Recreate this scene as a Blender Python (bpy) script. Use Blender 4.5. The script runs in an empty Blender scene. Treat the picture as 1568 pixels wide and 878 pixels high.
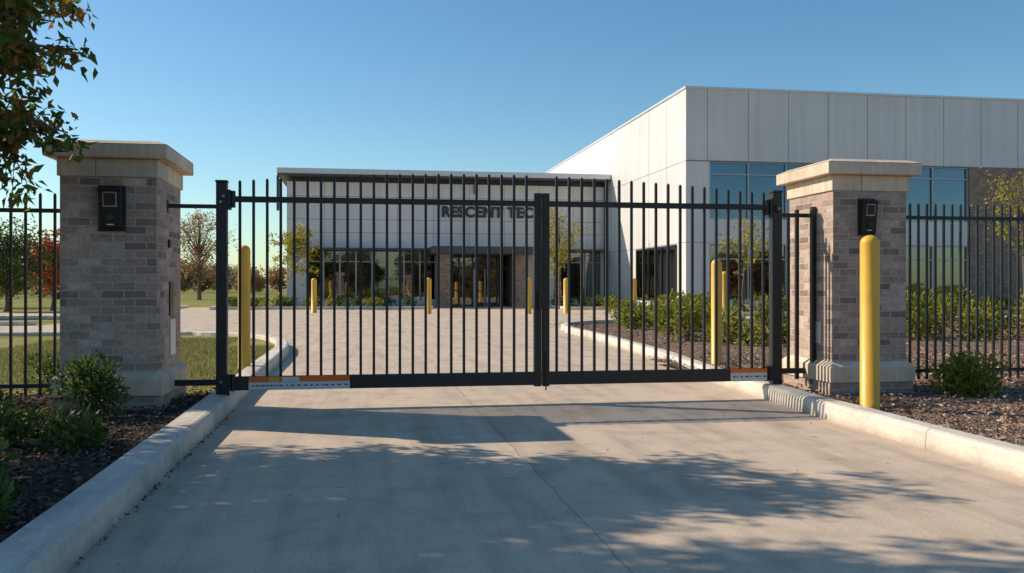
import bpy, math, random
import numpy as np
from mathutils import Vector
random.seed(7); rng=np.random.default_rng(11)
S=bpy.context.scene
S.view_settings.view_transform='Standard'; S.view_settings.look='None'; S.view_settings.exposure=0
COL=S.collection
# ------------------------------------------------------------------ materials
def newmat(name,rough=.6,metal=0.,color=(.5,.5,.5),spec=.5):
    m=bpy.data.materials.new(name); m.use_nodes=True; nt=m.node_tree
    b=nt.nodes['Principled BSDF']; b.inputs['Base Color'].default_value=(*color,1)
    b.inputs['Roughness'].default_value=rough; b.inputs['Metallic'].default_value=metal
    b.inputs['Specular IOR Level'].default_value=spec
    return m,nt,b
def N(nt,t,props=None,**inp):
    n=nt.nodes.new(t)
    for k,v in (props or {}).items(): setattr(n,k,v)
    for k,v in inp.items():
        k2=k.replace('_',' ')
        if k.startswith('i') and k[1:].isdigit(): s=n.inputs[int(k[1:])]
        else: s=n.inputs[k2]
        if isinstance(v,bpy.types.NodeSocket): nt.links.new(v,s)
        else: s.default_value=v
    return n
def ramp(nt,fac,stops,interp='LINEAR'):
    r=nt.nodes.new('ShaderNodeValToRGB'); nt.links.new(fac,r.inputs[0]); cr=r.color_ramp; cr.interpolation=interp
    while len(cr.elements)<len(stops): cr.elements.new(.5)
    for e,(p,c) in zip(cr.elements,stops):
        e.position=p; e.color=(*c,1) if len(c)==3 else c
    return r.outputs[0]
def mix(nt,fac,a,b,mode='MIX'):
    n=nt.nodes.new('ShaderNodeMix'); n.data_type='RGBA'; n.blend_type=mode
    for s,v in ((n.inputs[0],fac),(n.inputs[6],a),(n.inputs[7],b)):
        if isinstance(v,bpy.types.NodeSocket): nt.links.new(v,s)
        else: s.default_value=v if not isinstance(v,tuple) else (*v,1)
    return n.outputs[2]
def mth(nt,op,a,b=None,c=None):
    n=nt.nodes.new('ShaderNodeMath'); n.operation=op
    for s,v in zip(n.inputs,(a,b,c)):
        if v is None: continue
        if isinstance(v,bpy.types.NodeSocket): nt.links.new(v,s)
        else: s.default_value=v
    return n.outputs[0]
def noise(nt,vec,scale,detail=4,rough=.55):
    return N(nt,'ShaderNodeTexNoise',None,Vector=vec,Scale=scale,Detail=float(min(detail,4)),Roughness=rough).outputs[0]
def bump(nt,b,h,strength,dist):
    n=N(nt,'ShaderNodeBump',None,Strength=strength,Distance=dist,Height=h); nt.links.new(n.outputs[0],b.inputs['Normal'])
def ocoord(nt): return nt.nodes.new('ShaderNodeTexCoord').outputs['Object']

def concrete_mat(name,base,dark,joints=True):
    m,nt,b=newmat(name,.85,spec=.25); co=ocoord(nt)
    n1=noise(nt,co,.35,5); n2=noise(nt,co,2.2,6,.65); n3=noise(nt,co,60,2,.7); n4=noise(nt,co,9,3,.6)
    c=mix(nt,n1,dark,base)
    c=mix(nt,.85,c,ramp(nt,n2,[(.25,(.68,.68,.69)),(.5,(1,1,1)),(.75,(1.14,1.12,1.08))]),'MULTIPLY')
    c=mix(nt,.75,c,ramp(nt,n3,[(.3,(.78,.78,.78)),(.7,(1.14,1.14,1.14))]),'MULTIPLY')
    mp=N(nt,'ShaderNodeMapping',None,Vector=co); mp.inputs['Scale'].default_value=(3.5,.35,1)
    st=noise(nt,mp.outputs[0],1.3,4,.6)
    c=mix(nt,.9,c,ramp(nt,st,[(.3,(.74,.73,.72)),(.52,(1,1,1)),(.8,(1.08,1.07,1.05))]),'MULTIPLY')
    rs=noise(nt,co,1.1,2,.5); rm=ramp(nt,rs,[(.64,(0,0,0)),(.76,(1,1,1))])
    c=mix(nt,mth(nt,'MULTIPLY',rm,.4),c,(.42,.27,.15))
    sp=noise(nt,co,5.5,2,.4); spm=ramp(nt,sp,[(.735,(0,0,0)),(.77,(1,1,1))])
    c=mix(nt,mth(nt,'MULTIPLY',spm,.5),c,(.25,.15,.08))
    h=mth(nt,'ADD',mth(nt,'MULTIPLY',n3,.5),mth(nt,'MULTIPLY',n4,.6))
    sx=N(nt,'ShaderNodeSeparateXYZ',None,Vector=co)
    X,Y=sx.outputs[0],sx.outputs[1]
    if joints:
        wob=mth(nt,'MULTIPLY',mth(nt,'SUBTRACT',noise(nt,co,1.7,6,.7),.5),.10)
        xw=mth(nt,'ADD',X,wob)
        j1=mth(nt,'LESS_THAN',mth(nt,'PINGPONG',mth(nt,'ADD',xw,-1.17),2.9),.005)
        j2=mth(nt,'LESS_THAN',mth(nt,'PINGPONG',mth(nt,'ADD',Y,-13.9),2.1),.009)
        far=mth(nt,'GREATER_THAN',Y,11.)
        j2=mth(nt,'MULTIPLY',j2,far)
        jj=mth(nt,'MAXIMUM',mth(nt,'MULTIPLY',j1,.8),j2)
    else:
        jj=mth(nt,'LESS_THAN',mth(nt,'PINGPONG',mth(nt,'ADD',Y,-6.3),1.5),.005)
        low=N(nt,'ShaderNodeMapRange',None,Value=mth(nt,'ADD',sx.outputs[2],mth(nt,'MULTIPLY',mth(nt,'SUBTRACT',n2,.5),.12))); low.inputs[1].default_value=.0; low.inputs[2].default_value=.07; low.inputs[3].default_value=.55; low.inputs[4].default_value=0
        c=mix(nt,low.outputs[0],c,(.28,.23,.18))
    c=mix(nt,mth(nt,'MULTIPLY',jj,.6),c,(.09,.08,.07))
    h=mth(nt,'SUBTRACT',h,jj)
    nt.links.new(c,b.inputs['Base Color']); bump(nt,b,h,.45,.008)
    return m
M_drive=concrete_mat('driveway_concrete',(.68,.53,.39),(.54,.425,.32))
M_kerb=concrete_mat('kerb_concrete',(.78,.69,.58),(.64,.56,.47),False)

def brick_mat(name,c1,c2,mort,bw=.2,rh=.076,ms=.007):
    m,nt,b=newmat(name,.9,spec=.2)
    uv=nt.nodes.new('ShaderNodeUVMap').outputs[0]
    wob=N(nt,'ShaderNodeVectorMath',{'operation':'MULTIPLY_ADD'},i0=N(nt,'ShaderNodeTexNoise',None,Vector=uv,Scale=25.).outputs[1])
    wob.inputs[1].default_value=(.007,.007,0); nt.links.new(uv,wob.inputs[2])
    br=N(nt,'ShaderNodeTexBrick',None,Vector=wob.outputs[0],Scale=1.,Color1=(0,0,0,1),Color2=(1,1,1,1),Mortar=(.5,.5,.5,1))
    br.inputs['Brick Width'].default_value=bw; br.inputs['Row Height'].default_value=rh
    br.inputs['Mortar Size'].default_value=ms; br.inputs['Mortar Smooth'].default_value=.15; br.inputs['Bias'].default_value=0
    bc=ramp(nt,br.outputs[0],[(0,c1),(.2,tuple(a*.4+d*.6 for a,d in zip(c1,c2))),(.5,(c2[0]*1.05,c2[1]*.9,c2[2]*.83)),(.8,c2),(1,tuple(v*1.3 for v in c2))])
    n1=noise(nt,uv,35,4,.7); n2=noise(nt,uv,2.5,3)
    bc=mix(nt,.9,bc,ramp(nt,n1,[(.3,(.62,.62,.62)),(.7,(1.3,1.3,1.3))]),'MULTIPLY')
    bc=mix(nt,.7,bc,ramp(nt,n2,[(.3,(.78,.78,.8)),(.7,(1.2,1.18,1.15))]),'MULTIPLY')
    ef=ramp(nt,noise(nt,uv,5,4,.65),[(.55,(0,0,0)),(.7,(1,1,1))])
    bc=mix(nt,mth(nt,'MULTIPLY',ef,.38),bc,(.62,.57,.52))
    mo=mix(nt,n1,tuple(v*.75 for v in mort),tuple(v*1.15 for v in mort))
    c=mix(nt,br.outputs[1],bc,mo)
    nt.links.new(c,b.inputs['Base Color'])
    h=mth(nt,'ADD',mth(nt,'MULTIPLY',br.outputs[1],-1.),mth(nt,'MULTIPLY',n1,.6))
    bump(nt,b,h,.9,.01)
    return m
M_brick=brick_mat('pillar_brick',(.25,.175,.14),(.48,.365,.30),(.54,.47,.4))
M_bbrick=brick_mat('building_brick',(.2,.13,.1),(.35,.25,.19),(.38,.34,.3))

def stone_mat(name,c,v=.25,sc=6):
    m,nt,b=newmat(name,.85,spec=.25); co=ocoord(nt)
    n1=noise(nt,co,sc,4,.65); n2=noise(nt,co,90,2,.6); n3=noise(nt,co,1.1,3)
    k=mix(nt,n1,tuple(x*(1-v) for x in c),tuple(min(1,x*(1+v)) for x in c))
    k=mix(nt,.7,k,ramp(nt,n3,[(.3,(.72,.71,.69)),(.7,(1.12,1.12,1.12))]),'MULTIPLY')
    mp=N(nt,'ShaderNodeMapping',None,Vector=co); mp.inputs['Scale'].default_value=(9,9,.8)
    k=mix(nt,.5,k,ramp(nt,noise(nt,mp.outputs[0],1.5,3),[(.35,(.72,.71,.7)),(.6,(1.06,1.06,1.06))]),'MULTIPLY')
    nt.links.new(k,b.inputs['Base Color']); bump(nt,b,mth(nt,'ADD',n2,n1),.4,.006); return m
M_stone=stone_mat('cast_stone',(.74,.60,.45))
def paint(name,c,rough=.45,v=.08,metal=0.,sc=7,bmp=.05):
    m,nt,b=newmat(name,rough,metal); co=ocoord(nt)
    n1=noise(nt,co,sc,3,.7)
    k=mix(nt,n1,tuple(x*(1-v*2) for x in c),tuple(min(1,x*(1+v)) for x in c)); nt.links.new(k,b.inputs['Base Color'])
    r=mth(nt,'MULTIPLY_ADD',n1,.25,rough-.12); nt.links.new(r,b.inputs['Roughness'])
    return m
def panelmat(name,c):
    m,nt,b=newmat(name,.5); co=ocoord(nt)
    mp=N(nt,'ShaderNodeMapping',None,Vector=co); mp.inputs['Scale'].default_value=(2.2,2.2,.12)
    s=noise(nt,mp.outputs[0],1.,4,.6); n=noise(nt,co,.25,3)
    k=mix(nt,1.,ramp(nt,s,[(.3,tuple(v*.86 for v in c)),(.6,c)]),ramp(nt,n,[(.3,(.93,.93,.94)),(.7,(1.05,1.05,1.04))]),'MULTIPLY')
    nt.links.new(k,b.inputs['Base Color']); return m
M_iron=paint('black_powder_coat',(.022,.021,.021),.42,.3)
M_yel=paint('yellow_bollard_plastic',(.86,.47,.045),.45,.11,sc=4)
M_plastic=paint('black_plastic',(.014,.014,.015),.35,.2)
M_screen=paint('reader_lens',(.03,.032,.038),.12,.1)
M_steel=paint('zinc_bolt',(.3,.29,.28),.35,.1,.8)
M_orange=paint('orange_label',(.9,.16,.01),.5,.05)
M_white=paint('white_label',(.7,.7,.68),.5,.08)
M_print=paint('label_print',(.05,.06,.08),.6,.05)
M_panel=panelmat('white_metal_panel',(.76,.72,.685))
M_panel2=panelmat('light_grey_panel',(.76,.73,.71))
M_joint=paint('panel_joint',(.25,.24,.24),.7)
M_coping=paint('metal_coping',(.68,.67,.66),.4,.05,.3)
M_frame=paint('dark_window_frame',(.03,.032,.036),.4,.1)
M_lframe=paint('aluminium_frame',(.42,.43,.44),.4,.1,.4)
M_dark=paint('dark_metal_fascia',(.07,.075,.08),.5,.1)
def glass(name,c,ro=.02):
    m,nt,b=newmat(name,ro,1.,c); co=ocoord(nt)
    n=noise(nt,co,.6,3); bump(nt,b,n,.08,.06)
    k=mix(nt,noise(nt,co,.25,3),tuple(x*.7 for x in c),tuple(x*1.2 for x in c)); nt.links.new(k,b.inputs['Base Color']); return m
M_glass=glass('tinted_glass',(.11,.155,.20))
M_glass2=glass('dark_glass',(.17,.175,.17))
def mulch_mat(name,a,bb):
    m,nt,b=newmat(name,.95,spec=.1); co=ocoord(nt)
    v=N(nt,'ShaderNodeTexVoronoi',None,Vector=co,Scale=38.,Randomness=1.)
    n=noise(nt,co,14,4,.7); n2=noise(nt,co,1.3,3)
    c=mix(nt,N(nt,'ShaderNodeSeparateXYZ',None,Vector=v.outputs[1]).outputs[0],a,bb)
    c=mix(nt,.9,c,ramp(nt,n,[(.35,(.5,.5,.5)),(.65,(1.3,1.3,1.3))]),'MULTIPLY')
    c=mix(nt,.5,c,ramp(nt,n2,[(.3,(.7,.7,.7)),(.7,(1.25,1.2,1.15))]),'MULTIPLY')
    nt.links.new(c,b.inputs['Base Color']); bump(nt,b,mth(nt,'ADD',n,mth(nt,'MULTIPLY',v.outputs[0],1.5)),1.,.03); return m
M_mulch=mulch_mat('bark_mulch',(.19,.12,.085),(.5,.34,.25))
M_mulch_shade=mulch_mat('shaded_bark_mulch',(.05,.034,.026),(.19,.13,.1))  # same mulch, with the shade over the left bed darkened into its colour
def island_mat(name,cols,rough=.6,trans=0.):
    m,nt,b=newmat(name,rough,spec=.3)
    r=nt.nodes.new('ShaderNodeNewGeometry').outputs['Random Per Island']
    k=ramp(nt,r,[(i/max(1,len(cols)-1),c) for i,c in enumerate(cols)])
    nt.links.new(k,b.inputs['Base Color'])
    if trans:
        t=N(nt,'ShaderNodeBsdfTranslucent',None,Color=k); ms=N(nt,'ShaderNodeMixShader',None,Fac=trans,i1=b.outputs[0],i2=t.outputs[0])
        nt.links.new(ms.outputs[0],nt.nodes['Material Output'].inputs[0])
    return m
M_chip=island_mat('bark_chips',[(.11,.07,.045),(.27,.17,.12),(.44,.3,.21),(.6,.44,.33)],.95)
M_chip_shade=island_mat('shaded_bark_chips',[(.035,.024,.018),(.09,.06,.045),(.17,.12,.09),(.3,.22,.17)],.95)  # chip colours darkened to carry the left bed's shade
M_leafT=island_mat('crown_leaves',[(.06,.1,.02),(.08,.14,.025),(.16,.2,.04),(.11,.14,.03),(.38,.2,.04),(.48,.18,.04)],.5,.45)
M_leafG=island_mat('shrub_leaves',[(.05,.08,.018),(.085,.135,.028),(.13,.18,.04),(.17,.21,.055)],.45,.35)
M_leafY=island_mat('yellow_green_leaves',[(.24,.26,.03),(.4,.36,.04),(.55,.44,.05),(.5,.32,.04)],.5,.4)
M_leafO=island_mat('orange_leaves',[(.3,.2,.1),(.46,.27,.12),(.52,.24,.08),(.36,.28,.14)],.6,.4)
M_leafR=island_mat('red_leaves',[(.36,.07,.04),(.55,.12,.05),(.58,.2,.06),(.26,.13,.05)],.6,.45)
M_leafS=island_mat('bright_shrub_leaves',[(.1,.14,.025),(.22,.25,.04),(.36,.34,.05),(.46,.37,.06)],.5,.45)  # brighter yellow-green shrub foliage
M_leafD=island_mat('distant_leaves',[(.14,.15,.1),(.2,.19,.12),(.3,.24,.15),(.36,.26,.15)],.8,.35)
M_blade=island_mat('grass_blades',[(.16,.19,.05),(.3,.28,.09),(.46,.37,.17),(.22,.24,.06)],.7,.3)
M_bark=stone_mat('tree_bark',(.17,.13,.1),.4,18)
def grass_mat():
    m,nt,b=newmat('lawn_grass',.95,spec=.1); co=ocoord(nt)
    n=noise(nt,co,.35,4,.6); n2=noise(nt,co,12,4,.7)
    c=ramp(nt,n,[(.35,(.13,.17,.035)),(.5,(.26,.25,.07)),(.68,(.42,.34,.14))])
    c=mix(nt,.8,c,ramp(nt,n2,[(.3,(.55,.55,.5)),(.7,(1.3,1.3,1.2))]),'MULTIPLY')
    nt.links.new(c,b.inputs['Base Color']); bump(nt,b,n2,.7,.05); return m
M_grass=grass_mat()
# ------------------------------------------------------------------ geometry helpers
class MB:
    def __init__(s): s.v=[];s.f=[];s.uv=[]
    def add(s,vs,fs,uvs=None):
        o=len(s.v); s.v+=[tuple(a) for a in vs]
        for f in fs: s.f.append(tuple(i+o for i in f))
        return s
    def box(s,x0,x1,y0,y1,z0,z1):
        return s.add([(x0,y0,z0),(x1,y0,z0),(x1,y1,z0),(x0,y1,z0),(x0,y0,z1),(x1,y0,z1),(x1,y1,z1),(x0,y1,z1)],
          [(0,3,2,1),(4,5,6,7),(0,1,5,4),(1,2,6,5),(2,3,7,6),(3,0,4,7)])
    def tube(s,pts,rad,n=8,cap=True):
        pts=[Vector(p) for p in pts]; o=len(s.v); a=None
        for i,p in enumerate(pts):
            d=(pts[min(i+1,len(pts)-1)]-pts[max(i-1,0)]).normalized()
            if a is None:
                a=d.orthogonal().normalized()
            a=(a-d*a.dot(d)).normalized(); b=d.cross(a)
            for k in range(n):
                t=2*math.pi*k/n; s.v.append(tuple(p+(a*math.cos(t)+b*math.sin(t))*rad[i]))
        for i in range(len(pts)-1):
            for k in range(n):
                s.f.append((o+i*n+k,o+i*n+(k+1)%n,o+(i+1)*n+(k+1)%n,o+(i+1)*n+k))
        if cap:
            s.f.append(tuple(o+k for k in range(n))[::-1]); s.f.append(tuple(o+(len(pts)-1)*n+k for k in range(n)))
        return s
    def obj(s,name,mat,parent=None,bevel=0,smooth=False):
        me=bpy.data.meshes.new(name); me.from_pydata(s.v,[],s.f); me.update()
        uvl=me.uv_layers.new(name='UVMap')
        co=np.array([v for v in s.v])
        for p in me.polygons:
            n=p.normal
            for li in p.loop_indices:
                c=co[me.loops[li].vertex_index]
                if abs(n.z)>.7: uvl.data[li].uv=(c[0],c[1])
                elif abs(n.x)>abs(n.y): uvl.data[li].uv=(c[1]+.05,c[2])
                else: uvl.data[li].uv=(c[0],c[2])
        me.materials.append(mat)
        if smooth:
            for p in me.polygons: p.use_smooth=True
        o=bpy.data.objects.new(name,me); COL.objects.link(o)
        if parent: o.parent=parent
        if bevel:
            b=o.modifiers.new('bevel','BEVEL'); b.width=bevel; b.segments=2; b.limit_method='ANGLE'
        return o
def empty(name,loc=(0,0,0)):
    e=bpy.data.objects.new(name,None); e.empty_display_size=.3; COL.objects.link(e); return e
def leafmesh(name,C,D,L,W,mat,parent=None,fold=.2):
    C=np.asarray(C,float);D=np.asarray(D,float);n=len(C)
    D/=np.linalg.norm(D,axis=1)[:,None]+1e-9
    R=rng.normal(size=(n,3)); Sd=np.cross(D,R); Sd/=np.linalg.norm(Sd,axis=1)[:,None]+1e-9
    Nn=np.cross(Sd,D); L=np.broadcast_to(L,(n,))[:,None]; W=np.broadcast_to(W,(n,))[:,None]
    v=np.stack([C, C+D*L*.42+Sd*W/2+Nn*W*fold, C+D*L-Nn*L*.12, C+D*L*.42-Sd*W/2+Nn*W*fold],1).reshape(-1,3)
    me=bpy.data.meshes.new(name)
    me.vertices.add(4*n); me.vertices.foreach_set('co',v.ravel())
    b=np.arange(n)[:,None]*4; idx=(b+np.array([0,1,2,0,2,3])).ravel()
    me.loops.add(6*n); me.loops.foreach_set('vertex_index',idx)
    me.polygons.add(2*n); me.polygons.foreach_set('loop_start',np.arange(2*n)*3)
    me.polygons.foreach_set('loop_total',np.full(2*n,3)); me.update(); me.validate()
    me.materials.append(mat); o=bpy.data.objects.new(name,me); COL.objects.link(o)
    if parent: o.parent=parent
    return o
def tree(name,base,fork,attr,nl,L,W,leaf,tr=.15,spread=.5,twigs=7,droop=.5,sub=(5,4)):
    """trunk to fork, curved limbs to each attractor, twigs with leaves"""
    e=empty(name); mb=MB(); base=Vector(base); fork=Vector(fork)
    mid=base.lerp(fork,.5)+Vector((random.uniform(-.1,.1),random.uniform(-.1,.1),0))
    top=max(a[2] for a in attr)
    lead=Vector((fork.x,fork.y,top-.2*(top-fork.z)))
    mb.tube([base-Vector((0,0,.1)),base+Vector((0,0,.15)),mid,fork,fork.lerp(lead,.5),lead],[tr*1.5,tr*1.1,tr*.9,tr*.75,tr*.45,tr*.12],9)
    C=[];D=[]
    for a in attr:
        a=Vector(a); hz=min(1,max(0,(a.z-fork.z)/(lead.z-fork.z+.01)))*.6
        st=fork.lerp(lead,max(0,hz-.15)); dist=(a-st).length
        c=st.lerp(a,.5)+Vector((random.uniform(-.1,.1),random.uniform(-.1,.1),.12))*dist
        pts=[st.lerp(c,t).lerp(c.lerp(a,t),t) for t in [0,.25,.5,.75,1]]
        r=tr*.28
        mb.tube(pts,[r,r*.75,r*.5,r*.32,r*.15],5,False)
        for k in range(twigs):
            t=random.uniform(.62,1) if dist>3 else random.uniform(.5,1); p=st.lerp(c,t).lerp(c.lerp(a,t),t)
            d=Vector((random.gauss(0,1),random.gauss(0,1),random.gauss(.1,.6))).normalized()
            ln=spread*random.uniform(.5,1.25); q=p+d*ln*.6; en=p+d*ln+Vector((0,0,-droop*ln*.5))
            mb.tube([p,q,en],[r*.14,r*.1,r*.04],3,False)
            m=max(1,nl//twigs)
            for j in range(m):
                t2=random.uniform(.1,1.05); x=p.lerp(q,t2).lerp(q.lerp(en,t2),t2)
                jit=Vector((random.gauss(0,1),random.gauss(0,1),random.gauss(0,1)))*spread*.13
                C.append(x+jit); D.append(Vector((random.gauss(0,.8),random.gauss(0,.8),random.gauss(-droop,.6)))+d*.3)
    n=len(C); sz=rng.uniform(.6,1.25,n)
    mb.obj('trunk_and_limbs',M_bark,e,smooth=True)
    leafmesh('foliage',C,D,L*sz,W*sz,leaf,e)
    return e
def ell(c,r,n):
    out=[]
    while len(out)<n:
        p=[random.uniform(-1,1) for _ in range(3)]; q=sum(x*x for x in p)
        if .12<q<1: out.append((c[0]+p[0]*r[0],c[1]+p[1]*r[1],c[2]+p[2]*r[2]))
    return out
def shrub(name,loc,r,h,n,L,W,mat,lumps=7,parent=None):
    e=parent or empty(name); mb=MB(); C=[];D=[]
    x0,y0,z0=loc
    for k in range(lumps):
        a=random.uniform(0,6.28); q=r*.6*math.sqrt(random.random())
        cx,cy=x0+q*math.cos(a),y0+q*math.sin(a); lr=r*random.uniform(.3,.5); cz=z0+max(lr*.6,h*random.uniform(.35,1.)-lr)
        mb.tube([(x0+random.uniform(-.03,.03),y0,z0-.05),((x0+cx)/2,(y0+cy)/2,(z0+cz)/2+.02),(cx,cy,cz+lr*.6)],[.009*(1+h),.007*(1+h),.002],4,False)
        for j in range(n//lumps):
            d=Vector((random.gauss(0,1),random.gauss(0,1),random.gauss(.15,1))).normalized()
            rr=lr*(random.random()**.4)*random.uniform(.8,1.35)
            p=Vector((cx,cy,cz))+d*rr
            if p.z<z0+.01: p.z=z0+random.uniform(.01,.06)
            C.append(p); D.append(d+Vector((random.gauss(0,.5),random.gauss(0,.5),random.gauss(.35,.5))))
    sz=rng.uniform(.6,1.3,len(C))
    mb.obj('stems',M_bark,e); leafmesh('leaves',C,D,L*sz,W*sz,mat,e); return e
# ------------------------------------------------------------------ ground, drive, beds
g=MB().add([(-1600,-1200,-.012),(1600,-1200,-.012),(1600,2200,-.012),(-1600,2200,-.012)],[(0,1,2,3)]).obj('ground',M_grass)
MB().add([(-45,-14,0),(60,-14,0),(60,56,0),(-10,56,0),(-10,31,0),(-45,31,0)],[(0,1,2,3,4,5)]).obj('driveway',M_drive)
MB().add([(-60,37,-.004),(-10,37,-.004),(-10,46,-.004),(-60,46,-.004)],[(0,1,2,3)]).obj('parking_area',M_drive)
MB().box(-60,-10.3,31.0,31.2,0,.14).box(-60,-10.3,36.8,37.0,0,.14).box(-10.25,-10.05,46.2,56,0,.14).obj('kerb',M_kerb,None,.02)
def smoothpath(pts,per=6):
    out=[]; P=[Vector((*p,0)) for p in pts]
    for i in range(len(P)-1):
        p0=P[max(i-1,0)];p1=P[i];p2=P[i+1];p3=P[min(i+2,len(P)-1)]
        for k in range(per):
            t=k/per; out.append(.5*((2*p1)+(p2-p0)*t+(2*p0-5*p1+4*p2-p3)*t*t+(-p0+3*p1-3*p2+p3)*t**3))
    out.append(P[-1]); return out
def kerb(name,path,w,h,side):
    prof=[(0,-.03),(.012,h-.035),(.03,h-.01),(.055,h),(w-.02,h),(w,h-.015),(w,-.03)]
    mb=MB(); out=[]
    for i,p in enumerate(path):
        d=(path[min(i+1,len(path)-1)]-path[max(i-1,0)]).normalized(); nn=Vector((-d.y,d.x,0))*side
        jj=random.uniform(-.004,.004)
        for (a,z) in prof: mb.v.append((p.x+nn.x*(a+jj),p.y+nn.y*(a+jj),z+(random.uniform(-.003,.003) if z>0 else 0)))
        out.append((p.x+nn.x*(w-.03),p.y+nn.y*(w-.03)))
    m=len(prof)
    for i in range(len(path)-1):
        for k in range(m-1):
            f=(i*m+k,(i+1)*m+k,(i+1)*m+k+1,i*m+k+1); mb.f.append(f if side<0 else f[::-1])
    mb.obj(name,M_kerb); return out
Lp=smoothpath([(-1.27,-12),(-1.27,-4),(-1.27,2),(-1.27,6),(-1.27,10),(-1.29,13.5),(-1.3,17),(-1.55,19.4),(-2.2,21.3),(-3.4,22.6),(-6,23.3),(-20,23.4),(-44,23.4)])
Rp=smoothpath([(4.25,-12),(4.25,-4),(4.24,2),(4.25,5),(4.32,8),(4.42,9.5),(4.56,11.5),(4.98,15),(5.35,20),(5.5,24),(6.2,27),(8,28.7),(12,29.2),(25,29.2),(58,29.2)])
lo=kerb('kerb',Lp,.26,.16,1); ro=kerb('kerb',Rp,.22,.16,-1)
BZ=.05
i_l=[i for i,p in enumerate(lo) if p[1]<10.6]
split=max(i_l)
pm=lo[:split+1]+[(-44,lo[split][1]),(-44,-12)]
MB().add([(x,y,BZ) for x,y in pm],[tuple(range(len(pm)))]).obj('mulch_bed',M_mulch_shade)
pl=lo[split:]+[(-44,lo[split][1])]
MB().add([(x,y,BZ+.02) for x,y in pl],[tuple(range(len(pl)))]).obj('lawn',M_grass)
pr=ro+[(58,-12)]
MB().add([(x,y,BZ) for x,y in pr],[tuple(range(len(pr)))[::-1]]).obj('mulch_bed',M_mulch)
def relief(name,x0,x1,y0,y1,mat,step=.05,amp=.03,edge=None):
    xs=np.arange(x0,x1,step); ys=np.arange(y0,y1,step); X,Y=np.meshgrid(xs,ys)
    Z=BZ+.008+amp*(.5+.3*np.sin(X*3.1+Y*1.7)+.3*np.sin(Y*4.3-X*2.2))+rng.uniform(0,.018,X.shape)
    v=np.stack([X,Y,Z],-1).reshape(-1,3); nx=len(xs); ny=len(ys)
    i,j=np.meshgrid(np.arange(nx-1),np.arange(ny-1)); a=(j*nx+i).ravel()
    f=np.stack([a,a+1,a+nx+1,a+nx],1).tolist()
    me=bpy.data.meshes.new(name); me.from_pydata(v.tolist(),[],f); me.materials.append(mat)
    o=bpy.data.objects.new(name,me); COL.objects.link(o); return o
relief('mulch_mound',-5.2,-1.51,1,10.4,M_mulch_shade)
relief('mulch_mound',4.6,11,2.5,14,M_mulch,.06)
def chips(name,n,x0,x1,y0,y1,mat,mx=.05):
    C=np.stack([rng.uniform(x0,x1,n),rng.uniform(y0,y1,n),rng.uniform(BZ+.03,BZ+.075,n)],1)
    D=rng.normal(size=(n,3)); D[:,2]*=.35
    leafmesh(name,C,D,rng.uniform(.02,mx*1.5,n),rng.uniform(.012,.03,n),mat,None,.1)
chips('bark_chips',14000,-5,-1.53,2,10.4,M_chip_shade)
chips('bark_chips',20000,4.58,11,3,14,M_chip)
chips('bark_chips',7000,5.6,18,13,28,M_chip,.08)
n=26000; C=np.stack([rng.uniform(-6.5,-1.6,n),rng.uniform(10.7,21,n),np.full(n,BZ+.02)],1); D=rng.normal(size=(n,3))*.45; D[:,2]=1
keep=~((C[:,1]>18)&(C[:,0]>-2.6)); leafmesh('grass',C[keep],D[keep],.075,.012,M_blade)
n=160; C=np.stack([-1.262+np.abs(rng.normal(0,.018,n)),rng.uniform(2.5,9.5,n),np.full(n,.006)],1); D=rng.normal(size=(n,3)); D[:,2]=.1
leafmesh('fallen_leaves',C,D,rng.uniform(.01,.03,n),.015,M_chip_shade)
n=26; C=np.stack([rng.uniform(-1.2,4.2,n),rng.uniform(4,9.,n),np.full(n,.006)],1); D=rng.normal(size=(n,3)); D[:,2]=.1
leafmesh('fallen_leaves',C,D,rng.uniform(.012,.028,n),.015,M_leafO)
# ------------------------------------------------------------------ brick pillars
def pillar(x0,x1,y0,y1):
    e=empty('brick_pillar')
    MB().box(x0,x1,y0,y1,.43,2.29).obj('brick_shaft',M_brick,e)
    p=.05
    MB().box(x0-p,x1+p,y0-p,y1+p,-.05,.215).obj('brick_base',M_brick,e)
    mb=MB(); q=.07
    def blocks(mb,ox,z0,z1,xs):
        for a,b in zip(xs[:-1],xs[1:]): mb.box(a+.003,b-.003,y0-ox,y1+ox,z0,z1)
    mb.add([(x0-q,y0-q,.218),(x1+q,y0-q,.218),(x1+q,y1+q,.218),(x0-q,y1+q,.218),(x0-q,y0-q,.385),(x1+q,y0-q,.385),(x1+q,y1+q,.385),(x0-q,y1+q,.385),
            (x0-.004,y0-.004,.44),(x1+.004,y0-.004,.44),(x1+.004,y1+.004,.44),(x0-.004,y1+.004,.44)],
        [(0,3,2,1),(0,1,5,4),(1,2,6,5),(2,3,7,6),(3,0,4,7),(4,5,9,8),(5,6,10,9),(6,7,11,10),(7,4,8,11),(8,9,10,11)])
    blocks(mb,.025,2.285,2.452,[x0-.025,x0+.32,x1+.025])
    mb.obj('stone_bands',M_stone,e,.006)
    c=.115
    MB().box(x0-c,x1+c,y0-c,y1+c,2.455,2.585).add([(x0-c,y0-c,2.586),(x1+c,y0-c,2.586),(x1+c,y1+c,2.586),(x0-c,y1+c,2.586),
        (x0-.02,y0-.02,2.625),(x1+.02,y0-.02,2.625),(x1+.02,y1+.02,2.625),(x0-.02,y1+.02,2.625)],[(0,1,5,4),(1,2,6,5),(2,3,7,6),(3,0,4,7),(4,5,6,7)]).obj('stone_cap',M_stone,e,.01)
    return e
P1=pillar(-2.77,-1.91,9.0,10.15); P2=pillar(5.02,5.88,9.0,10.0)
MB().box(-1.909,-1.895,9.55,9.72,.95,1.30).obj('louvre_plate',M_plastic,P1,.004)
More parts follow.
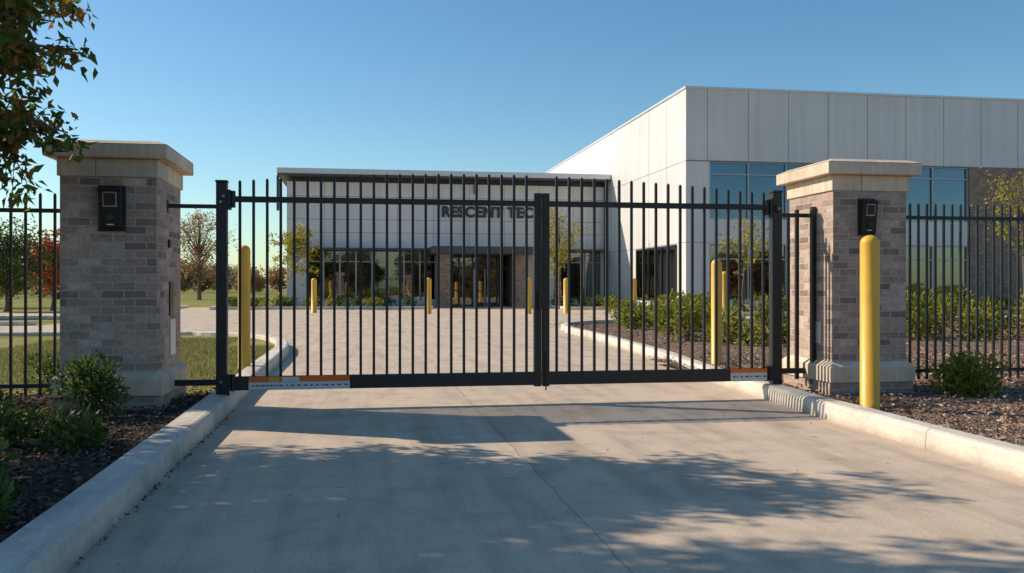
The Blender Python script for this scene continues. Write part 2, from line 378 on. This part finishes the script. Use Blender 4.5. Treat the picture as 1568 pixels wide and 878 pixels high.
MB().box(-1.909,-1.888,9.5,9.56,1.64,1.72).obj('sensor',M_plastic,P1,.004)
MB().box(-1.909,-1.9,9.6,9.85,.55,1.1-.18).obj('meter_plate',M_coping,P1,.004)
MB().box(5.008,5.019,9.25,9.42,.62,.86).obj('outlet_cover',M_coping,P2,.004)
# ------------------------------------------------------------------ access readers
def reader(cx,y,z,w,h,d=.09):
    e=empty('access_reader')
    MB().box(cx-w/2,cx+w/2,y-.03,y-.001,z-h/2,z+h/2).obj('back_plate',M_plastic,e,.008)
    mb=MB(); a=w*.42; mb.add([(cx-a,y-.031,z-h*.46),(cx+a,y-.031,z-h*.46),(cx+a,y-.031,z+h*.46),(cx-a,y-.031,z+h*.46),
        (cx-a,y-d*.8,z-h*.44),(cx+a,y-d*.8,z-h*.44),(cx+a,y-d*1.25,z+h*.44),(cx-a,y-d*1.25,z+h*.44)],[(0,1,2,3),(4,7,6,5),(0,4,5,1),(1,5,6,2),(2,6,7,3),(3,7,4,0)])
    mb.obj('housing',M_plastic,e,.01)
    f=lambda zz:y-d*(1.025+.225*(zz-z)/(h*.44))-.004
    z0,z1=z+.02*h,z+.34*h
    MB().add([(cx-a*.6,f(z0),z0),(cx+a*.6,f(z0),z0),(cx+a*.6,f(z1),z1),(cx-a*.6,f(z1),z1)],[(0,1,2,3)]).obj('screen',M_lframe,e)
    MB().add([(cx-a*.5,f(z0+.01)-.003,z0+.012),(cx+a*.5,f(z0+.01)-.003,z0+.012),(cx+a*.5,f(z1-.01)-.003,z1-.012),(cx-a*.5,f(z1-.01)-.003,z1-.012)],[(0,1,2,3)]).obj('screen_glass',M_screen,e)
    MB().tube([(cx,y-d*.9,z-.2*h),(cx,f(z-.2*h)-.012,z-.2*h)],[w*.15,w*.14],20).obj('push_button',M_screen,e)
    MB().box(cx-a*.95,cx+a*.95,f(z1)-.05,f(z1)+.03,z+.36*h,z+.39*h).obj('rain_hood',M_plastic,e,.004)
    MB().box(cx-a*.3,cx+a*.3,f(z-.37*h)-.004,f(z-.37*h)+.01,z-.375*h,z-.35*h).obj('label',M_white,e)
reader(-2.305,9.0,1.985,.25,.43); reader(5.4,9.0,2.0,.2,.40)
# ------------------------------------------------------------------ gate
GY=9.5
gate=empty('double_swing_gate')
def leaf(x0,x1,npk,topf,name,split):
    e=empty(name); e.parent=gate
    fr=MB(); 
    fr.box(x0,x1,GY-.026,GY+.026,2.108,2.168)
    fr.box(x0,x1,GY-.034,GY+.034,.195,.335)
    fr.obj('rails',M_iron,e,.006)
    st=MB(); sx=(x1-.078,x1-.002) if split=='r' else (x0+.002,x0+.078)
    st.box(sx[0],sx[1],GY-.038,GY+.038,.18,2.25)
    st.obj('meeting_stile',M_iron,e,.006)
    pk=MB(); 
    a=x0+.045 if split=='r' else x0+.078; b=x1-.078 if split=='r' else x1-.045
    for i in range(npk):
        x=(a+(b-a)*i/(npk-.4)) if split=='r' else (a+(b-a)*(i+.6)/(npk-.4)); t=topf(x)
        w=.0135
        pk.box(x-w,x+w,GY-w,GY+w,.336,2.107); pk.box(x-w,x+w,GY-w,GY+w,2.169,t)
        pk.add([(x-w,GY-w,t),(x+w,GY-w,t),(x+w,GY+w,t),(x-w,GY+w,t),(x,GY,t+.02)],[(0,1,4),(1,2,4),(2,3,4),(3,0,4)])
    pk.obj('pickets',M_iron,e)
    return e
tf=lambda x: 2.29+.14*max(0,1-((x-1.4)/2.9)**2)
LL=leaf(-1.255,1.912,23,tf,'left_leaf','r'); RL=leaf(1.922,4.50,18,tf,'right_leaf','l')
pm=MB(); pm.box(-1.438,-1.332,GY-.053,GY+.053,.14,2.30); pm.box(-1.445,-1.325,GY-.06,GY+.06,2.301,2.325)
pm.box(4.545,4.655,GY-.055,GY+.055,.14,2.30); pm.box(4.537,4.663,GY-.063,GY+.063,2.301,2.325)
pm.obj('hinge_posts',M_iron,gate,.006)
hg=MB()
for x,s in ((-1.331,1),(4.544,-1)):
    zc=2.13
    hg.box(min(x,x+s*.035),max(x,x+s*.035),GY-.055,GY+.055,zc-.1,zc+.1)
    hg.tube([(x+s*.055,GY-.02,zc-.08),(x+s*.055,GY-.02,zc+.09)],[.026,.026],12)
    hg.box(min(x,x+s*.035),max(x,x+s*.035),GY-.055,GY+.055,.2,.36)
    hg.tube([(x+s*.055,GY-.02,.19),(x+s*.055,GY-.02,.36)],[.026,.026],12)
hg.tube([(-1.385,GY-.08,.29),(-1.385,GY-.05,.29)],[.05,.05],16)
hg.tube([(4.6,GY-.08,2.12),(4.6,GY-.05,2.12)],[.04,.04],16)
hg.box(-1.37,-1.30,GY-.09,GY-.055,.1,.3); hg.tube([(-1.33,GY-.075,.12),(-1.3,GY-.08,.05),(-1.315,GY-.08,-.0)],[.03,.028,.015],8)
hg.obj('hinges',M_iron,gate,.004)
bt=MB(); 
for x,z in ((-1.385,.29),(-1.36,2.16),(4.6,2.12),(-1.385,2.1)): bt.tube([(x,GY-.095,z),(x,GY-.05,z)],[.017,.017],6)
bt.obj('bolts',M_steel,gate)
arms=MB(); arms.box(-1.908,-1.439,GY-.02,GY+.02,2.04,2.08); arms.box(-1.908,-1.439,GY-.025,GY+.025,.25,.31)
arms.box(-1.92,-1.9,GY-.05,GY+.05,1.99,2.12)
arms.box(4.656,5.018,GY-.02,GY+.02,2.03,2.075); arms.box(4.656,5.018,GY-.025,GY+.025,.27,.33)
arms.box(4.86,4.90,GY-.02+.045,GY+.02+.045,.2,2.12); 
arms.box(4.965,5.015,GY-.03-.12,GY+.03-.12,.16,2.14); arms.box(4.74,4.77,GY-.015,GY+.015,.331,2.029)
arms.obj('wall_brackets',M_iron,gate,.004)
lk=MB(); lk.box(1.87,1.965,GY-.075,GY-.039,1.0,1.2); lk.tube([(1.835,GY-.06,1.16),(1.835,GY-.06,.95)],[.009,.009],8)
lk.box(1.845,1.92,GY-.06,GY-.039,2.2,2.245); lk.tube([(1.955,GY-.055,.55),(1.955,GY-.055,.14)],[.008,.008],8); lk.box(1.94,1.97,GY-.06,GY-.039,.45,.49)
lk.box(1.91,1.925,GY-.05,GY-.0385,.3,2.2)
lk.obj('latch_and_drop_rod',M_plastic,gate,.003)
def label(x0,x1,z0,z1,zo):
    e=empty('safety_label'); e.parent=gate; y=GY-.037
    MB().box(x0,x1,y-.006,y,z0,zo).obj('white_strip',M_white,e)
    MB().box(x0,x1,y-.0065,y,zo+.001,z1).obj('orange_strip',M_orange,e)
    mb=MB(); x=x0+.03
    while x<x1-.05:
        w=random.uniform(.012,.05); mb.box(x,min(x+w,x1-.02),y-.008,y-.0062,z0+(zo-z0)*.45,z0+(zo-z0)*.62); x+=w+random.choice((.012,.03))
    mb.obj('print',M_print,e)
    if x1-x0>.8:
        MB().box(x0+.33,x0+.5,y-.0085,y-.0067,zo+.004,z1-.006).obj('caution_patch',M_white,e)
        MB().box(x0+.2,x0+.3,y-.0085,y-.0067,zo+.006,z1-.006).obj('hazard_patch',M_yel,e)
label(-1.12,-.11,.2,.332,.276); label(4.05,4.49,.2,.332,.29)
# ------------------------------------------------------------------ fences
def fence(x0,x1,sp,posts,top,zr,zb):
    e=empty('metal_fence'); mb=MB(); y=9.55
    mb.box(x0,x1,y-.02,y+.02,zr-.02,zr+.02); mb.box(x0,x1,y-.02,y+.02,zb-.02,zb+.02); mb.obj('rails',M_iron,e)
    pk=MB(); x=x0+sp*.6
    while x<x1:
        w=.0115; 
        for a,b in ((zb-.1,zb-.021),(zb+.021,zr-.021),(zr+.021,top)): pk.box(x-w,x+w,y-w,y+w,a,b)
        pk.add([(x-w,y-w,top),(x+w,y-w,top),(x+w,y+w,top),(x-w,y+w,top),(x,y,top+.02)],[(0,1,4),(1,2,4),(2,3,4),(3,0,4)])
        x+=sp
    pk.obj('pickets',M_iron,e)
    ps=MB()
    for p in posts: ps.box(p-.032,p+.032,y-.032,y+.032,0,top+.03); ps.box(p-.038,p+.038,y-.038,y+.038,top+.031,top+.045)
    ps.obj('posts',M_iron,e,.004)
fence(-14,-2.86,.135,[-2.89,-5.3,-7.7,-10.1,-12.5],2.16,2.0,.27)
fence(5.90,18,.108,[8.3,10.7,13.1,15.5,17.9],2.20,2.05,.27)
# ------------------------------------------------------------------ bollards
def bollard(x,y,r,top,z0=0):
    mb=MB(); pts=[(x,y,z0-.05),(x,y,z0+.03),(x,y,z0+.031)]; rad=[r*1.02,r*1.02,r]
    pts.append((x,y,top-r*.9)); rad.append(r)
    for k in range(1,9):
        a=k/8*math.pi/2*.985; pts.append((x,y,top-r*.9+math.sin(a)*r*.9)); rad.append(r*math.cos(a))
    mb.tube(pts,rad,32); mb.obj('yellow_bollard',M_yel,None,0,True)
bollard(4.785,7.9,.09,1.74,.05)
bollard(-1.58,12.85,.083,1.82,.07)
bollard(5.28,12.85,.082,1.66,.05); bollard(8.75,20.8,.085,1.62,.05)
for x,y in ((-2.18,43.8),(3.05,41),(7.6,40.6),(9.45,41),(12.6,40.6)): bollard(x,y,.13,1.65)
# ------------------------------------------------------------------ office building
ob=empty('office_building'); FY=56.
x0,x1=-4.4,15.58
MB().box(x0,x1,FY,FY+22,3.5,7.62).box(x0,-3.2,FY,FY+22,0,3.499).box(10.3,12.1,FY,FY+22,0,3.499).box(15.2,x1,FY,FY+22,0,3.499).obj('panel_walls',M_panel2,ob)
MB().box(x0+.3,x1-.1,FY+.35,FY+21,7.621,8.0).obj('recessed_band',M_dark,ob)  # dark band set back below the roof edge
MB().box(x0-.5,x1-.02,FY-1.0,FY+22.4,8.001,8.32).obj('roof_fascia',M_coping,ob,.02)
MB().box(x0-.48,x1-.02,FY-.98,FY+22.3,7.90,8.0).obj('soffit',M_dark,ob)
MB().box(x0-.55,x0-.4,FY-.6,FY-.45,5.8,7.9).box(15.35,15.5,FY-.3,FY-.15,0,7.9).box(7.0,7.12,FY-.15,FY-.01,7.0,7.6).obj('downspouts',M_dark,ob)
jt=MB(); 
for z in (4.55,5.35,6.75): jt.box(x0,x1,FY-.004,FY+.02,z-.015,z+.015)
for k in range(1,9): xx=x0+k*2.22; jt.box(xx-.012,xx+.012,FY-.005,FY+.02,3.5,7.62)
jt.obj('panel_joints',M_joint,ob)
MB().box(-3.2,4.6,FY+.15,FY+.2,.4,3.49).box(12.1,15.2,FY+.15,FY+.2,.4,3.49).obj('glazing',M_glass2,ob)
MB().box(-3.2,4.6,FY-.02,FY+.3,0,.4).box(12.1,15.2,FY-.02,FY+.3,0,.4).obj('sill_wall',M_panel,ob)
mu=MB()
for xs,xe,nn in ((-3.2,4.6,8),(12.1,15.2,3)):
    for k in range(nn+1):
        xx=xs+(xe-xs)*k/nn; mu.box(xx-.04,xx+.04,FY+.05,FY+.149,.4,3.49)
    mu.box(xs,xe,FY+.06,FY+.145,.4,.47); mu.box(xs,xe,FY+.06,FY+.145,2.75,2.8)
mu.obj('mullions',M_lframe,ob)
MB().box(-3.3,4.3,FY-1.1,FY-.01,3.45,3.58).box(10.3,15.3,FY-1.1,FY-.01,3.45,3.58).obj('sun_shade',M_dark,ob,.01)
MB().box(4.55,5.25,53,53.6,0,3.17).box(9.1,9.75,53,53.6,0,3.17).box(4.6,5.2,55.2,56.4,0,3.4).box(9.3,10.3,55.2,56.4,0,3.4).obj('entrance_piers',M_bbrick,ob)
MB().box(4.1,10.25,52.6,56.0-.01,3.18,3.62).obj('entrance_canopy',M_dark,ob,.02)
MB().box(5.2,9.3,FY+.35,FY+.4,0,3.4).obj('entrance_glazing',M_glass2,ob)
dm=MB()
for xx in (5.25,6.1,6.95,7.75,8.5,9.25): dm.box(xx-.045,xx+.045,FY+.22,FY+.345,0,3.4)
dm.box(5.2,9.3,FY+.24,FY+.34,2.35,2.45); dm.box(6.95,8.5,FY+.24,FY+.34,.0,.25); dm.box(5.2,9.3,FY+.25,FY+.33,.95,1.02)
dm.obj('door_frames',M_frame,ob)
MB().box(6.99,7.2,FY+.2,FY+.215,0,2.34).box(7.68,7.74,FY+.2,FY+.215,0,2.34).obj('door_leaf_stiles',M_lframe,ob)
MB().box(7.3,7.34,FY+.1,FY+.14,.8,1.5).box(7.9,7.94,FY+.1,FY+.14,.8,1.5).obj('door_pulls',M_steel,ob)
MB().box(5.25,5.6,FY+.3,FY+.34,1.3,1.8).obj('notice_board',M_white,ob)
tc=bpy.data.curves.new('sign_lettering','FONT'); tc.body='RESCENT TECH'; tc.size=.9; tc.extrude=.05; tc.offset=.036; tc.space_character=1.05
to=bpy.data.objects.new('sign_lettering',tc); COL.objects.link(to); to.location=(4.95,FY-.07,5.6); to.rotation_euler=(math.pi/2,0,0); to.parent=ob
tc.materials.append(M_frame)
# ------------------------------------------------------------------ warehouse block
wb=empty('warehouse_building'); BX=15.6; BY=41.8; T=11.0
body=MB().box(BX,50,BY,75,7.38,T-.12)
body.box(BX,16.8,BY,75,0,7.379).box(16.801,30.85,BY,75,3.34,4.55).box(16.801,30.85,BY,75,0,.56).box(16.801,50,BY+.4,75,.561,3.339).box(16.801,50,BY+.4,75,4.551,7.378)
body.obj('panel_walls',M_panel,wb)
MB().box(BX-.06,50.1,BY-.06,75.1,T-.119,T+.0).obj('parapet_coping',M_coping,wb,.015)
MB().box(30.86,50,BY-.03,BY+.39,0,7.37).obj('brick_wall',M_bbrick,wb)
gl=MB().box(16.8,30.85,BY+.16,BY+.2,.56,3.34); gl.obj('lower_glazing',M_glass2,wb)
MB().box(16.8,30.85,BY+.16,BY+.2,4.55,7.38).obj('upper_glazing',M_glass,wb)
mu=MB()
for k in range(8):
    xx=min(16.84+2.0*k,30.81)
    mu.box(xx-.035,xx+.035,BY+.06,BY+.159,.56,3.34); mu.box(xx-.035,xx+.035,BY+.06,BY+.159,4.55,7.38)
for z in (.6,3.3,4.59,7.33,6.75,2.6): mu.box(16.8,30.85,BY+.07,BY+.155,z-.03,z+.03)
mu.obj('mullions',M_lframe,wb)
jt=MB()
for k in range(16):
    xx=16.7+2.12*k; jt.box(xx-.014,xx+.014,BY-.004,BY+.02,7.38,T-.12)
jt.box(BX,50,BY-.034,BY+.02,7.36,7.40); jt.box(BX,16.8,BY-.004,BY+.02,3.38,3.41)
for k,yy in enumerate((44.6,47.5,51,55,59,63,67,71)): jt.box(BX-.004,BX+.02,yy-.014,yy+.014,3.4 if yy<50 else 0,T-.12)
jt.box(BX-.004,BX+.02,BY,75,7.36,7.39); jt.box(BX-.004,BX+.02,BY,75,3.38,3.41)
jt.obj('panel_joints',M_joint,wb)
MB().box(BX-.02,BX-.006,43.1,49.6,.56,3.3).obj('side_window',M_glass2,wb)
mu=MB()
for k in range(4): yy=43.1+6.5*k/3; mu.box(BX-.08,BX-.021,yy-.05,yy+.05,.56,3.3)
for z in (.56,3.3): mu.box(BX-.08,BX-.021,43.05,49.65,z-.05,z+.05)
mu.obj('side_window_frame',M_frame,wb)
def strip(x0,x1,y0,y1,mat=M_mulch):
    e=empty('planting_bed'); MB().box(x0,x1,y0,y0+.2,0,.16).box(x0,x0+.2,y0+.2,y1,0,.16).box(x1-.2,x1,y0+.2,y1,0,.16).obj('kerb_edge',M_kerb,e,.02)
    MB().box(x0+.2,x1-.2,y0+.2,y1-.01,0,.1).obj('soil',mat,e)
strip(-8,4.0,50.2,55.9); strip(10.9,15.5,47,55.9); strip(14.2,50,36.2,41.7)
# ------------------------------------------------------------------ shrubs
shrub('shrub',(-2.36,8.45,BZ),.36,.62,1700,.055,.026,M_leafG,10)
for (x,y,r,h) in ((-2.5,7.3,.34,.34),(-2.05,6.9,.26,.26),(-2.75,6.4,.3,.32),(-2.1,5.35,.25,.34),(-1.85,4.75,.22,.3),(-2.5,5.7,.3,.3),(-3.2,8.6,.35,.4),(-3.0,7.8,.3,.3)):
    shrub('ground_cover_plant',(x,y,BZ),r,h,500,.075,.036,M_leafG,7)
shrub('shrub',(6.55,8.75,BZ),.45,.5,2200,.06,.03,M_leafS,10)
shrub('shrub',(-3.4,10.9,BZ),.4,.5,700,.07,.03,M_leafG,7)
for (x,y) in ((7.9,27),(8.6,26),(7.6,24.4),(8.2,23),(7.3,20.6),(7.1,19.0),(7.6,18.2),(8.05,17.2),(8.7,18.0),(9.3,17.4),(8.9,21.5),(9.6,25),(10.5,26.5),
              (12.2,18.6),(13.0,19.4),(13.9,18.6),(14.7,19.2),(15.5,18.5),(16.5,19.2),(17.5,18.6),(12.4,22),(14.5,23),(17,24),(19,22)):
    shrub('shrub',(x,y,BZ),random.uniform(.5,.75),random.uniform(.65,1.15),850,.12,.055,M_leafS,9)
e=empty('building_hedge')
for k in range(30):
    x=random.uniform(-7.5,3.6); shrub('h',(x,random.uniform(50.8,55.3),.1),.55,.55,160,.16,.08,random.choice([M_leafS,M_leafG]),5,e)
for k in range(10): shrub('h',(random.uniform(11.4,15),random.uniform(48,55),.1),.55,.6,160,.16,.08,M_leafG,5,e)
for k in range(34): shrub('h',(random.uniform(15,34),random.uniform(36.8,41),.1),.6,.7,200,.15,.07,random.choice([M_leafS,M_leafG]),5,e)
# ------------------------------------------------------------------ trees
attr=ell((-6.5,7.0,4.5),(2.6,3.2,1.5),108)+ell((-4.1,6.3,5.3),(1.2,.9,.6),12)
attr=[a for a in attr if a[0]/a[1]<-.40]
vis=[(-.255,4.15),(-.27,4.0),(-.285,3.95),(-.30,3.8),(-.315,3.9),(-.33,3.8),(-.345,3.6),(-.36,3.7),(-.315,3.45),(-.33,3.3),(-.35,3.2),(-.345,3.0),(-.36,2.9),(-.335,2.75),(-.35,2.6),(-.335,2.45),
     (-.30,3.15),(-.29,3.3),(-.32,2.95),(-.36,2.35),(-.34,2.3),(-.32,2.5),(-.30,2.5),(-.31,2.65),(-.355,3.45),(-.30,3.6),(-.37,3.1),(-.38,2.6),(-.37,3.9),(-.34,2.6),(-.325,3.65)]
attr+=[(r*y,y,z) for (r,z) in vis for y in (random.uniform(7.7,8.7),)]
tree('shade_tree',(-7.3,7.4,.05),(-7.1,7.3,2.6),attr,300,.115,.052,M_leafT,.17,.45,8,.7)
def simple(name,x,y,h,cr,n,nl,L,mat,base=.0,tr=None,low=.35):
    at=ell((x,y,h*(1+low)/2),(cr,cr,h*(1-low)/2),n)
    tree(name,(x,y,base),(x,y,h*low),at,nl,L,L*.5,mat,tr or h*.018,cr*.45,5,.2)
simple('young_tree',-3.64,51.3,4.9,1.5,26,60,.2,M_leafY,.1,.06,.4)
simple('young_tree',10.9,48.9,6.6,1.3,32,45,.18,M_leafY,.1,.06,.3)
simple('young_tree',17.0,38.2,4.6,1.2,20,36,.16,M_leafY,.1,.05,.4)
simple('young_tree',21.8,26.8,5.6,1.3,22,30,.14,M_leafY,.1-.05,.06,.4)
simple('autumn_tree',-15.0,88.7,8.8,3.2,70,40,.26,M_leafO,0,.2,.22)
simple('red_tree',-15.9,50.5,4.6,1.3,40,70,.2,M_leafR,0,.1,.25)
simple('green_tree',-17.4,48.5,4.9,2.0,50,90,.2,M_leafG,0,.12,.15)
simple('green_tree',-24,58,5.6,2.6,50,90,.2,M_leafY,0,.12,.15)
protos=[]
for k,(m_,h) in enumerate(((M_leafD,7),(M_leafD,8.5),(M_leafO,6.5))):
    mb=MB(); C=[];D=[]
    mb.tube([(0,0,-.2),(0,0,h*.4),(0,0,h*.8)],[.2,.14,.04],6)
    for a in ell((0,0,h*.56),(h*.42,h*.42,h*.42),42):
        a=Vector(a); mb.tube([(0,0,h*.3),tuple(a)],[.07,.02],4,False)
        for j in range(42):
            d=Vector((random.gauss(0,1),random.gauss(0,1),random.gauss(0,1))).normalized(); C.append(a+d*random.uniform(.2,h*.13)); D.append(d)
    protos.append((mb,C,D,m_))
meshes=[]
for mb,C,D,m_ in protos:
    a=mb.obj('t',M_bark); b=leafmesh('l',C,D,.55*rng.uniform(.6,1.2,len(C)),.32,m_)
    meshes.append((a.data,b.data)); bpy.data.objects.remove(a); bpy.data.objects.remove(b)
def mass(pts):
    e=empty('distant_trees')
    for x,y,s in pts:
        a,b=random.choice(meshes); rz=random.uniform(0,6.28)
        for nm,d in (('trunk',a),('crown',b)):
            o=bpy.data.objects.new(nm,d); COL.objects.link(o); o.parent=e; o.location=(x,y,0); o.scale=(s*random.uniform(.95,1.3),s*1.1,s); o.rotation_euler=(0,0,rz)
mass([(random.uniform(-120,10),random.uniform(140,230),random.uniform(.5,.95)) for _ in range(95)]+[(random.uniform(-60,-30),random.uniform(75,120),random.uniform(.6,.9)) for _ in range(14)])
mass([(random.uniform(-40,70),random.uniform(-60,-28),random.uniform(.7,1.1)) for _ in range(42)])
# ------------------------------------------------------------------ light, sky, camera
sd=Vector((-1.36,.68,1.)).normalized()
el=math.asin(sd.z); rot=math.atan2(sd.x,sd.y)
w=bpy.data.worlds.new('World'); S.world=w; w.use_nodes=True; nt=w.node_tree
sk=nt.nodes.new('ShaderNodeTexSky'); sk.sky_type='NISHITA'; sk.sun_disc=False; sk.sun_elevation=el; sk.sun_rotation=rot%(2*math.pi)
sk.air_density=1.; sk.dust_density=.5; sk.ozone_density=1.6; sk.altitude=50
hs=nt.nodes.new('ShaderNodeHueSaturation'); hs.inputs['Saturation'].default_value=1.22; nt.links.new(sk.outputs[0],hs.inputs['Color'])
tint=mix(nt,1.,hs.outputs[0],(.89,1.04,1.03),'MULTIPLY')
bg=nt.nodes['Background']; nt.links.new(tint,bg.inputs[0]); bg.inputs[1].default_value=.128
sl=bpy.data.lights.new('sun','SUN'); sl.energy=5.; sl.angle=math.radians(.45); sl.color=(1,.88,.72)
so=bpy.data.objects.new('sun',sl); COL.objects.link(so); so.rotation_euler=(-sd).to_track_quat('-Z','Y').to_euler(); so.location=(-20,10,20)
cd=bpy.data.cameras.new('camera'); cd.sensor_width=36; cd.lens=31.68; cd.clip_end=4000; cd.clip_start=.05
c=bpy.data.objects.new('camera',cd); COL.objects.link(c); c.location=(0,0,1.25); c.rotation_euler=(math.pi/2,0,-math.radians(9.54)); S.camera=c
